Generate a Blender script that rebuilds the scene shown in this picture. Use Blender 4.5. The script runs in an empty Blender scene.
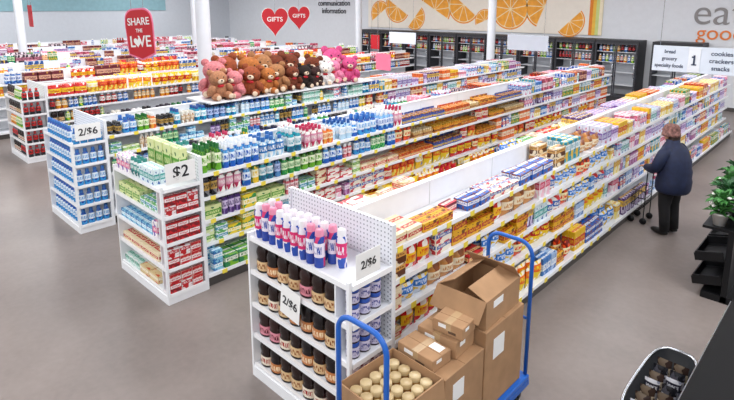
import bpy, bmesh, math, random
from mathutils import Vector, Matrix
R=random.Random(11)
sc=bpy.context.scene
sc.view_settings.view_transform='Standard'
COL=sc.collection
H=3.4
# ------------------------------------------------ colour / materials
def lin(h):
    if not isinstance(h,str): return tuple(h)+(1,) if len(h)==3 else h
    h=h.lstrip('#'); o=[]
    for i in (0,2,4):
        c=int(h[i:i+2],16)/255
        o.append(c/12.92 if c<=.04045 else ((c+.055)/1.055)**2.4)
    return tuple(o)+(1,)
MATS={}
def newmat(name):
    m=bpy.data.materials.new(name); m.use_nodes=True
    nt=m.node_tree; b=nt.nodes['Principled BSDF']
    return m,nt,b
def mat(name,col,rough=.5,metal=0,var=.05,scale=6,emit=0,spec=.5,trans=0):
    if name in MATS: return MATS[name]
    m,nt,b=newmat(name)
    c=lin(col)
    tc=nt.nodes.new('ShaderNodeTexCoord'); n=nt.nodes.new('ShaderNodeTexNoise'); n.inputs['Scale'].default_value=scale
    nt.links.new(tc.outputs['Object'],n.inputs['Vector'])
    r=nt.nodes.new('ShaderNodeValToRGB')
    r.color_ramp.elements[0].position=.3; r.color_ramp.elements[1].position=.7
    r.color_ramp.elements[0].color=tuple(max(0,x*(1-var)) for x in c[:3])+(1,)
    r.color_ramp.elements[1].color=tuple(min(1,x*(1+var)) for x in c[:3])+(1,)
    nt.links.new(n.outputs['Fac'],r.inputs['Fac']); nt.links.new(r.outputs['Color'],b.inputs['Base Color'])
    b.inputs['Roughness'].default_value=rough; b.inputs['Metallic'].default_value=metal
    b.inputs['Specular IOR Level'].default_value=spec
    if trans: b.inputs['Transmission Weight'].default_value=trans
    MATS[name]=m; return m
def labelmat(base,label,accent,style=0,rough=.4):
    key='print_%s_%s_%s_%d'%(base[1:],label[1:],accent[1:],style)
    if key in MATS: return MATS[key]
    m,nt,b=newmat(key); L=nt.links.new
    uv=nt.nodes.new('ShaderNodeUVMap'); uv.uv_map='UVMap'
    sep=nt.nodes.new('ShaderNodeSeparateXYZ'); L(uv.outputs[0],sep.inputs[0])
    def math_(op,a,bv,c=None):
        n=nt.nodes.new('ShaderNodeMath'); n.operation=op
        for i,x in enumerate((a,bv,c)):
            if x is None: continue
            if isinstance(x,(int,float)): n.inputs[i].default_value=x
            else: L(x,n.inputs[i])
        return n.outputs[0]
    def mix(f,a,bc):
        n=nt.nodes.new('ShaderNodeMix'); n.data_type='RGBA'
        L(f,n.inputs[0])
        for i,x in ((6,a),(7,bc)):
            if isinstance(x,tuple): n.inputs[i].default_value=x
            else: L(x,n.inputs[i])
        return n.outputs[2]
    add=nt.nodes.new('ShaderNodeVectorMath'); add.operation='ADD'
    L(uv.outputs[0],add.inputs[0])
    seed=(sum(ord(ch) for ch in key)%97)*.37
    add.inputs[1].default_value=(seed,seed*.7,0)
    nz=nt.nodes.new('ShaderNodeTexNoise'); nz.inputs['Scale'].default_value=2.2; nz.inputs['Detail'].default_value=1
    L(add.outputs[0],nz.inputs['Vector'])
    splash=math_('GREATER_THAN',nz.outputs['Fac'],.54)
    c0=mix(splash,lin(base),lin(accent if style not in(1,3) else base))
    lo,hi={0:(.28,.66),1:(.12,.72),2:(.5,.86),3:(.08,.38)}[style]
    band=math_('MULTIPLY',math_('GREATER_THAN',sep.outputs[1],lo),math_('LESS_THAN',sep.outputs[1],hi))
    c1=mix(band,c0,lin(label))
    mp=nt.nodes.new('ShaderNodeVectorMath'); mp.operation='MULTIPLY'; mp.inputs[1].default_value=(16,3.5,1)
    L(add.outputs[0],mp.inputs[0])
    n2=nt.nodes.new('ShaderNodeTexNoise'); n2.inputs['Scale'].default_value=1.3; n2.inputs['Detail'].default_value=2
    L(mp.outputs[0],n2.inputs['Vector'])
    mid=(lo+hi)/2
    t=math_('MULTIPLY',math_('GREATER_THAN',n2.outputs['Fac'],.5),
        math_('LESS_THAN',math_('ABSOLUTE',math_('SUBTRACT',sep.outputs[1],mid),0),(hi-lo)*.27))
    side=math_('LESS_THAN',math_('ABSOLUTE',math_('SUBTRACT',sep.outputs[0],.5),0),.4)
    t=math_('MULTIPLY',t,side)
    c2=mix(t,c1,lin(accent if style in(1,3) else base))
    L(c2,b.inputs['Base Color']); b.inputs['Roughness'].default_value=rough
    MATS[key]=m; return m

WHITE=mat('painted_white_metal','#f1f3f6',.4,var=.02)
WHITE2=mat('shelf_white_enamel','#e6e9ee',.45,var=.03)
RAIL=mat('price_rail_white','#f4f5f7',.35,var=.02)
YEL=mat('yellow_price_card','#f3dc4a',.5)
BLACK=mat('black_plastic','#121316',.4,spec=.3)
DARK=mat('dark_plinth','#4c4846',.5)
CHROME=mat('chrome_wire','#c8ccd2',.2,metal=1)
BLUE=mat('blue_painted_steel','#1b62c0',.35)
KRAFT=mat('kraft_cardboard','#ab8561',.85,var=.1,scale=7)
KRAFTD=mat('kraft_cardboard_inner','#8c6848',.85,var=.08)
TAPE=mat('packing_tape','#bb9c74',.25)
PAPER=mat('white_paper','#f4f4f2',.6,var=.01)
INK=mat('black_ink','#202024',.6)
RED=mat('red_card','#c41424',.5,var=.03)
PINK=mat('pink_card','#f07fa0',.5)

def pegmat():
    m,nt,b=newmat('perforated_white_panel'); L=nt.links.new
    tc=nt.nodes.new('ShaderNodeTexCoord'); v=nt.nodes.new('ShaderNodeVectorMath'); v.operation='MULTIPLY'; v.inputs[1].default_value=(26,26,26)
    L(tc.outputs['Object'],v.inputs[0])
    f=nt.nodes.new('ShaderNodeVectorMath'); f.operation='FRACTION'; L(v.outputs[0],f.inputs[0])
    s=nt.nodes.new('ShaderNodeVectorMath'); s.operation='SUBTRACT'; s.inputs[1].default_value=(.5,.5,.5); L(f.outputs[0],s.inputs[0])
    m2=nt.nodes.new('ShaderNodeVectorMath'); m2.operation='MULTIPLY'; m2.inputs[1].default_value=(1,0,1); L(s.outputs[0],m2.inputs[0])
    l=nt.nodes.new('ShaderNodeVectorMath'); l.operation='LENGTH'; L(m2.outputs[0],l.inputs[0])
    g=nt.nodes.new('ShaderNodeMath'); g.operation='LESS_THAN'; g.inputs[1].default_value=.2; L(l.outputs['Value'],g.inputs[0])
    mx=nt.nodes.new('ShaderNodeMix'); mx.data_type='RGBA'; L(g.outputs[0],mx.inputs[0]); mx.inputs[6].default_value=lin('#e8ebef'); mx.inputs[7].default_value=lin('#8f959c')
    L(mx.outputs[2],b.inputs['Base Color']); b.inputs['Roughness'].default_value=.45
    return m
PEG=pegmat()
def floormat():
    m,nt,b=newmat('polished_concrete'); L=nt.links.new
    tc=nt.nodes.new('ShaderNodeTexCoord')
    n=nt.nodes.new('ShaderNodeTexNoise'); n.inputs['Scale'].default_value=.8; n.inputs['Detail'].default_value=6; L(tc.outputs['Object'],n.inputs['Vector'])
    n3=nt.nodes.new('ShaderNodeTexNoise'); n3.inputs['Scale'].default_value=14; n3.inputs['Detail'].default_value=4; L(tc.outputs['Object'],n3.inputs['Vector'])
    ad=nt.nodes.new('ShaderNodeMath'); ad.operation='MULTIPLY_ADD'; ad.inputs[1].default_value=.3; L(n3.outputs['Fac'],ad.inputs[0]); L(n.outputs['Fac'],ad.inputs[2])
    r=nt.nodes.new('ShaderNodeValToRGB'); r.color_ramp.elements[0].position=.45; r.color_ramp.elements[1].position=.85
    r.color_ramp.elements[0].color=lin('#776e6a'); r.color_ramp.elements[1].color=lin('#8b817c')
    L(ad.outputs[0],r.inputs['Fac']); L(r.outputs['Color'],b.inputs['Base Color'])
    b.inputs['Roughness'].default_value=.34; b.inputs['Specular IOR Level'].default_value=.35
    return m
FLOOR=floormat()

# ------------------------------------------------ mesh builder
class MB:
    def __init__(s): s.V=[];s.F=[];s.M=[];s.U=[];s.S=[]
    def f(s,idx,m=0,uv=None,sm=False):
        s.F.append(tuple(idx)); s.M.append(m); s.S.append(sm)
        if uv is None:
            uv=[(0,0),(1,0),(1,1),(0,1)][:len(idx)] if len(idx)<=4 else [(.5+.5*math.cos(2*math.pi*i/len(idx)),.5+.5*math.sin(2*math.pi*i/len(idx))) for i in range(len(idx))]
        s.U.append(list(uv))
    def box(s,x0,x1,y0,y1,z0,z1,m=0,bev=0,M=None,b2=None):
        st=len(s.V); c=((x0+x1)/2,(y0+y1)/2,(z0+z1)/2); h=((x1-x0)/2,(y1-y0)/2,(z1-z0)/2)
        cs=[(a,b,d) for a in(-1,1) for b in(-1,1) for d in(-1,1)]
        def put(p): s.V.append(tuple(M@Vector(p)) if M else p)
        def key(cr): return ((cr[0]>0)*4+(cr[1]>0)*2+(cr[2]>0))
        def order(a,sg):
            if a==1: q=[(-1,sg,-1),(1,sg,-1),(1,sg,1),(-1,sg,1)]; 
            elif a==0: q=[(sg,-1,-1),(sg,1,-1),(sg,1,1),(sg,-1,1)]
            else: q=[(-1,-1,sg),(1,-1,sg),(1,1,sg),(-1,1,sg)]
            flip=(a==1 and sg>0) or (a==0 and sg<0) or (a==2 and sg<0)
            return q[::-1] if flip else q
        UV=[(0,0),(1,0),(1,1),(0,1)]
        def uvs(a,sg):
            flip=(a==1 and sg>0) or (a==0 and sg<0) or (a==2 and sg<0)
            u=UV
            return u[::-1] if flip else u
        if not bev:
            for cr in cs: put(tuple(c[i]+cr[i]*h[i] for i in range(3)))
            for a in range(3):
                for sg in(-1,1): s.f([st+key(q) for q in order(a,sg)],m,uvs(a,sg))
            return
        bv=bev if isinstance(bev,tuple) else (bev,)*3
        for cr in cs:
            for a in range(3):
                put(tuple(c[i]+cr[i]*(h[i]-(0 if i==a else bv[i])) for i in range(3)))
        def vi(cr,a): return st+key(cr)*3+a
        for a in range(3):
            for sg in(-1,1): s.f([vi(q,a) for q in order(a,sg)],m,uvs(a,sg))
        for a,b,cc in((0,1,2),(0,2,1),(1,2,0)):
            for sa in(-1,1):
                for sb in(-1,1):
                    c1=[0]*3;c1[a]=sa;c1[b]=sb;c1[cc]=-1;c2=list(c1);c2[cc]=1
                    s.f([vi(c1,a),vi(c2,a),vi(c2,b),vi(c1,b)],m,[(.02,.02)]*4)
        for cr in cs: s.f([vi(cr,0),vi(cr,1),vi(cr,2)],m,[(.02,.02)]*3)
    def lathe(s,prof,n=12,m=0,cx=0,cy=0,sx=1,sy=1,sm=True,M=None):
        rings=[]
        for r,z in prof:
            if r<=1e-6:
                rings.append([len(s.V)]); p=(cx,cy,z); s.V.append(tuple(M@Vector(p)) if M else p)
            else:
                st=len(s.V)
                for i in range(n):
                    a=2*math.pi*i/n-math.pi/2; p=(cx+r*sx*math.cos(a),cy+r*sy*math.sin(a),z)
                    s.V.append(tuple(M@Vector(p)) if M else p)
                rings.append(list(range(st,st+n)))
        for k in range(len(rings)-1):
            A,B=rings[k],rings[k+1]; va,vb=prof[k][1],prof[k+1][1]
            for i in range(n):
                j=(i+1)%n
                u0=(i/n*2+.5)%1; u1=u0+2/n
                if len(A)>1 and len(B)>1: s.f([A[i],A[j],B[j],B[i]],m,[(u0,va),(u1,va),(u1,vb),(u0,vb)],sm)
                elif len(B)>1: s.f([A[0],B[j],B[i]],m,[(u0,va),(u1,vb),(u0,vb)],sm)
                elif len(A)>1: s.f([A[i],A[j],B[0]],m,[(u0,va),(u1,va),(u0,vb)],sm)
    def sph(s,c,r,nu=12,nv=8,m=0,M=None):
        rr=r if isinstance(r,tuple) else (r,)*3
        T=Matrix.Translation(c)@(M if M else Matrix())@Matrix.Diagonal((rr[0],rr[1],rr[2],1))
        s.lathe([(math.sin(math.pi*k/nv) if 0<k<nv else 0,-math.cos(math.pi*k/nv)) for k in range(nv+1)],nu,m,M=T)
    def tube(s,pts,r,n=8,m=0,cap=True):
        pts=[Vector(p) for p in pts]; rs=r if isinstance(r,(list,tuple)) else [r]*len(pts)
        rings=[]; up=None
        for i,p in enumerate(pts):
            d=((pts[i+1] if i+1<len(pts) else p)-(pts[i-1] if i else p)).normalized()
            if up is None:
                up=Vector((0,0,1)) if abs(d.z)<.9 else Vector((1,0,0))
            a=d.cross(up).normalized(); b=a.cross(d).normalized(); up=b
            st=len(s.V)
            for k in range(n):
                t=2*math.pi*k/n; s.V.append(tuple(p+a*math.cos(t)*rs[i]+b*math.sin(t)*rs[i]))
            rings.append(st)
        for i in range(len(pts)-1):
            for k in range(n):
                j=(k+1)%n; s.f([rings[i]+k,rings[i]+j,rings[i+1]+j,rings[i+1]+k],m,None,True)
        if cap:
            s.f([rings[0]+k for k in range(n)][::-1],m); s.f([rings[-1]+k for k in range(n)],m)
    def loft(s,rings,n=16,m=0):
        st=len(s.V)
        for (cx,cy,z,rx,ry) in rings:
            for k in range(n):
                t=2*math.pi*k/n; s.V.append((cx+rx*math.cos(t),cy+ry*math.sin(t),z))
        for i in range(len(rings)-1):
            for k in range(n):
                j=(k+1)%n; s.f([st+i*n+k,st+i*n+j,st+(i+1)*n+j,st+(i+1)*n+k],m,None,True)
        s.f([st+k for k in range(n)][::-1],m); s.f([st+(len(rings)-1)*n+k for k in range(n)],m)
    def mesh(s,name,mats,off=(0,0,0)):
        me=bpy.data.meshes.new(name); o=off
        me.from_pydata([(v[0]-o[0],v[1]-o[1],v[2]-o[2]) for v in s.V],[],s.F)
        for m in mats: me.materials.append(m)
        me.polygons.foreach_set('material_index',s.M); me.polygons.foreach_set('use_smooth',s.S)
        uv=me.uv_layers.new(name='UVMap')
        uv.data.foreach_set('uv',[c for q in s.U for p in q for c in p])
        me.update(); return me
ABS={}
def empty(name,loc,label,cat,**kw):
    o=bpy.data.objects.new(name,None); o.location=loc; o.empty_display_size=.1; COL.objects.link(o)
    ABS[o.name]=Vector(loc); o['label']=label; o['category']=cat
    for k,v in kw.items(): o[k]=v
    return o
def obj(mb,name,mats,origin=None,parent=None,label=None,cat=None,**kw):
    if not isinstance(mats,(list,tuple)): mats=[mats]
    if origin is None: origin=ABS[parent.name] if parent else (0,0,0)
    me=mb.mesh(name,mats,origin) if isinstance(mb,MB) else mb
    o=bpy.data.objects.new(name,me); COL.objects.link(o)
    o.location=Vector(origin)-(ABS[parent.name] if parent else Vector())
    if parent: o.parent=parent
    ABS[o.name]=Vector(origin)
    if label: o['label']=label
    if cat: o['category']=cat
    for k,v in kw.items(): o[k]=v
    return o
def bx(name,x0,x1,y0,y1,z0,z1,m,parent=None,bev=0,**kw):
    b=MB(); b.box(x0,x1,y0,y1,z0,z1,0,bev); return obj(b,name,m,parent=parent,**kw)
def text(s,size,loc,face,m,parent,ext=.002,name='lettering',sxx=1,tilt=0,off=.012):
    cu=bpy.data.curves.new(name,'FONT'); cu.body=s; cu.size=size; cu.extrude=ext; cu.align_x='CENTER'; cu.align_y='CENTER'; cu.offset=size*off
    o=bpy.data.objects.new('tmp',cu); COL.objects.link(o)
    bpy.context.view_layer.update()
    dg=bpy.context.evaluated_depsgraph_get(); me=bpy.data.meshes.new_from_object(o.evaluated_get(dg))
    bpy.data.objects.remove(o); me.materials.clear(); me.materials.append(m)
    M={'-Y':Matrix.Rotation(math.pi/2,4,'X'),'+X':Matrix.Rotation(math.pi/2,4,'Z')@Matrix.Rotation(math.pi/2,4,'X')}[face] if isinstance(face,str) else face
    me.transform(M@Matrix.Rotation(tilt,4,'Z')@Matrix.Diagonal((sxx,1,1,1)))
    t=bpy.data.objects.new(name,me); COL.objects.link(t); t.parent=parent; t.location=Vector(loc)-ABS[parent.name]; ABS[t.name]=Vector(loc)
    return t

# ------------------------------------------------ camera
p=math.atan(102.5/535); yaw=math.radians(43.8)
fh=Vector((-math.sin(yaw),math.cos(yaw),0)); rt=Vector((math.cos(yaw),math.sin(yaw),0))
fw=fh*math.cos(p)+Vector((0,0,-math.sin(p))); up=rt.cross(fw)
cam=bpy.data.cameras.new('camera'); cam.sensor_width=36; cam.lens=535/734*36; cam.shift_y=-92/734; cam.clip_end=200
co=bpy.data.objects.new('camera',cam); COL.objects.link(co)
M=Matrix((rt,up,-fw)).transposed().to_4x4(); M.translation=(0,0,H); co.matrix_world=M; sc.camera=co

# ------------------------------------------------ room
XL,YB,ZC=-33,20.6,5.6
def struct(name,*a,m): return bx(name,*a,m,kind='structure')
struct('floor',XL-.2,7,-7,YB+.2,-.2,0,m=FLOOR)
WALLG=mat('wall_paint_pale_grey','#e2e5ea',.8,var=.02)
struct('wall_back',XL-.2,7,YB,YB+.2,0,ZC,m=WALLG)
struct('wall_left',XL-.2,XL,-7,YB,0,ZC,m=mat('wall_paint_grey','#d0d5dc',.8,var=.02))
struct('wall_right',7,7.2,-7,YB+.2,0,ZC,m=WALLG)
struct('ceiling',XL-.2,7.2,-7,YB+.2,ZC,ZC+.2,m=mat('ceiling_tile_white','#eef0f2',.9,var=.02))
struct('trim_1',XL,XL+.05,-7,5.2,2.7,4.6,m=mat('maroon_fascia','#7e4a55',.7))
struct('trim_2',XL,XL+.05,5.6,16,3.1,4.6,m=mat('teal_fascia','#8fb7c0',.7))
struct('baseboard_back',XL,7,YB-.03,YB,0,.12,m=DARK)

CREAM=mat('mural_cream','#f5ede0',.7,var=.02)
struct('trim_3',-19.6,-8.1,YB-.06,YB,2.3,5.2,m=CREAM)
for i,(cl) in enumerate(['#e7842a','#f0c04a','#cfd98a','#f2e6c8']):
    struct('trim_%d'%(4+i),-8.1+i*.12,-8.1+(i+1)*.12,YB-.06,YB,2.3,5.2,m=mat('mural_stripe_%d'%i,cl,.7))
RIND=mat('orange_rind','#f29222',.6); FLESH=mat('orange_flesh','#fba836',.6,var=.12,scale=5); PITH=mat('orange_pith','#fde6b8',.6)
YS=YB-.0605
def slice_(xc,zc,r,rot,half):
    o=empty('orange_slice_decal',(xc,YS,zc),'vinyl orange-slice graphic on the cream wall fascia','wall graphic',group='orange slice graphics')
    tot=math.pi if half else 2*math.pi
    for k,(rad,m,y) in enumerate(((r,RIND,0),(r*.93,PITH,-.003))):
        b=MB(); n=32
        for i in range(n+1): 
            a=rot+tot*i/n; b.V.append((xc+rad*math.cos(a),YS+y,zc+rad*math.sin(a)))
        b.V.append((xc,YS+y,zc))
        for i in range(n): b.f([n+1,i,i+1],0)
        obj(b,('rind','pith')[k],m,parent=o)
    b=MB(); ns=5 if half else 9
    for sgm in range(ns):
        a0=rot+tot*sgm/ns+.025; a1=rot+tot*(sgm+1)/ns-.025; am=(a0+a1)/2
        st=len(b.V); b.V.append((xc+r*.06*math.cos(am),YS-.006,zc+r*.06*math.sin(am)))
        for i in range(7):
            a=a0+(a1-a0)*i/6; rr=r*(.89 if 0<i<6 else .86); b.V.append((xc+rr*math.cos(a),YS-.006,zc+rr*math.sin(a)))
        for i in range(6): b.f([st,st+1+i,st+2+i],0)
    obj(b,'segments',FLESH,parent=o)
for (x,z,r,ro,hf) in [(-18.75,3.0,.65,.6,1),(-17.6,3.35,.8,2.6,1),(-16.5,2.85,.62,4.0,1),(-15.3,3.2,.9,-.5,1),(-13.7,3.45,.85,2.5,1),(-12.6,2.75,.5,.4,1),(-11.4,3.25,.85,.2,0),(-9.9,3.35,.85,1.2,1),(-8.85,2.8,.6,3.9,1)]:
    slice_(x,z,r,ro,hf)
GREYT=mat('grey_lettering','#8f8c8c',.6); ORT=mat('orange_lettering','#e88038',.6)
s1=empty('wall_lettering',(-3.9,YB-.02,3.1),'grey and orange wall lettering reading eat good','wall sign')
text('eat',1.2,(-3.95,YB-.02,3.15),'-Y',GREYT,s1,.01,off=-.004); text('good',.66,(-3.85,YB-.02,2.5),'-Y',ORT,s1,.01,off=0)
DGL=mat('dark_grey_lettering','#45464c',.6)
o=empty('wall_lettering',(-22.3,YB-.02,3.2),'dark grey wall lettering reading communication information','wall sign')
text('communication',.42,(-22.3,YB-.02,3.52),'-Y',DGL,o,.01); text('information',.42,(-22.3,YB-.02,3.1),'-Y',DGL,o,.01)

def column(x,y,r=.15):
    b=MB(); b.lathe([(r,0),(r,ZC)],20,cx=x,cy=y); obj(b,'support_column',mat('column_white','#e2e6ec',.5,var=.02),origin=(x,y,0),label='round white structural column rising to the ceiling',cat='column',kind='structure')
for c in ((-10.35,5.82),(-10.5,17.6),(-23.9,5.75),(-23.9,13),(-17.6,17.8)): column(*c)

# ------------------------------------------------ refrigerated cases
def cooler(x0,x1):
    y0,y1=YB-.85,YB-.03
    o=empty('refrigerated_case',((x0+x1)/2,(y0+y1)/2,0),'black glass-door refrigerated case stocked with drinks','refrigerator',group='refrigerated cases')
    b=MB(); b.box(x0,x1,y1-.05,y1,0,2.2); b.box(x0,x0+.03,y0,y1-.05,0,2.2); b.box(x1-.03,x1,y0,y1-.05,0,2.2); b.box(x0+.03,x1-.03,y0,y1-.05,0,.2); b.box(x0+.03,x1-.03,y0,y1-.05,2.1,2.2)
    obj(b,'body',mat('case_black','#2c2c31',.5),parent=o)
    bx('interior_liner',x0+.031,x1-.031,y1-.06,y1-.051,.2,2.1,WHITE2,parent=o)
    for z in (.6,1.05,1.4,1.77):
        bx('shelf',x0+.03,x1-.03,y0+.12,y1-.061,z,z+.02,WHITE2,parent=o)
    xm=(x0+x1)/2
    for a,c in ((x0+.03,xm-.01),(xm+.01,x1-.03)):
        b=MB(); yy0,yy1=y0-.03,y0-.002
        b.box(a,a+.04,yy0,yy1,.2,2.1);b.box(c-.04,c,yy0,yy1,.2,2.1);b.box(a+.04,c-.04,yy0,yy1,.2,.26);b.box(a+.04,c-.04,yy0,yy1,2.05,2.1)
        d=obj(b,'door',mat('door_frame_dark','#3c3d44',.4),parent=o)
        b=MB(); b.tube([(c-.05,y0-.03,.9),(c-.05,y0-.07,.95),(c-.05,y0-.07,1.35),(c-.05,y0-.03,1.4)],.012,6)
        obj(b,'handle',CHROME,origin=ABS[d.name],parent=d)
    return (x0,x1,y0)
CASES=[cooler(-19.5+i*1.5,-18.02+i*1.5) for i in range(9)]+[cooler(-5.6,-4.12)]

# ------------------------------------------------ product system
PL=[]
def rnd(a,b): return a+(b-a)*R.random()
def proto_carton(c,st=0):
    b=MB(); b.box(-.5,.5,-.5,.5,0,1,0,(.03,.05,.02)); 
    return [('body',b,[labelmat(*c,style=st)])]
def proto_bag(c,st=0):
    b=MB(); nx,nz=5,7
    def P(i,j,sg):
        x=-.5+i/nx; z=j/nz
        t=math.sin(math.pi*i/nx)**.6*math.sin(math.pi*min(1,max(0,(z-.04)/.92)))**.5 if 0<i<nx and 0<j<nz else .04
        return (x*(1-.07*math.sin(math.pi*z)),sg*.5*t,z)
    for sg in(-1,1):
        st0=len(b.V)
        for j in range(nz+1):
            for i in range(nx+1): b.V.append(P(i,j,sg))
        for j in range(nz):
            for i in range(nx):
                q=[st0+j*(nx+1)+i,st0+j*(nx+1)+i+1,st0+(j+1)*(nx+1)+i+1,st0+(j+1)*(nx+1)+i]
                u=[(i/nx,j/nz),((i+1)/nx,j/nz),((i+1)/nx,(j+1)/nz),(i/nx,(j+1)/nz)]
                if sg>0: q=q[::-1];u=u[::-1]
                b.f(q,0,u,True)
    return [('body',b,[labelmat(*c,style=st,rough=.25)])]
def lat(profb,profc,n=12,sy=1,st=0):
    def fn(c,_=0):
        b=MB(); b.lathe(profb,n,0,sy=sy); k=MB(); k.lathe(profc,n,0,sy=sy)
        cap=c[3] if len(c)>3 else c[2]
        return [('body',b,[labelmat(*c[:3],style=st,rough=.25)]),('cap',k,[mat('cap_'+cap[1:],cap,.3)])]
    return fn
P_sham=lat([(0,0),(.44,0),(.5,.04),(.5,.58),(.44,.7),(.22,.78),(.2,.8)],[(.24,.8),(.24,.98),(.2,1),(0,1)],10)
P_lot=lat([(0,0),(.38,0),(.42,.03),(.5,.5),(.48,.68),(.36,.8)],[(.36,.8),(.32,1),(0,1)],10)
P_syr=lat([(0,0),(.46,0),(.5,.05),(.49,.34),(.42,.44),(.43,.5),(.5,.62),(.45,.76),(.26,.88)],[(.27,.86),(.27,.99),(.22,1),(0,1)],14,st=3)
P_jar=lat([(0,0),(.46,0),(.5,.04),(.5,.66),(.43,.76)],[(.47,.76),(.47,.98),(.44,1),(0,1)],12,st=1)
P_jar2=lat([(0,0),(.46,0),(.5,.04),(.5,.62),(.43,.70)],[(.48,.70),(.48,.98),(.44,1),(0,1)],12,st=3)
P_can=lat([(0,0),(.48,0),(.5,.02),(.5,.78),(.4,.83)],[(.4,.83),(.38,.97),(.3,1),(0,1)],12,st=0)
P_det=lat([(0,0),(.46,0),(.5,.05),(.5,.55),(.35,.72),(.25,.8)],[(.28,.8),(.25,1),(0,1)],10,st=0)
def proto_tray(c,st=0):
    b=MB()
    b.box(-.5,.5,-.5,-.47,0,.55,0);b.box(-.5,.5,.47,.5,0,1,0);b.box(-.5,-.47,-.47,.47,0,.7,0);b.box(.47,.5,-.47,.47,0,.7,0);b.box(-.47,.47,-.47,.47,0,.04,0)
    k=MB()
    for i in range(4):
        for j in range(2):
            x=-.47+.94*i/4; y=-.45+.9*j/2
            k.box(x+.015,x+.22,y+.02,y+.43,.05,.8+.05*((i+j)%2),0,.02)
    return [('body',b,[labelmat(c[0],c[1],c[2],0)]),('bars',k,[labelmat(c[2],c[0],c[1],2)])]
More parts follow.
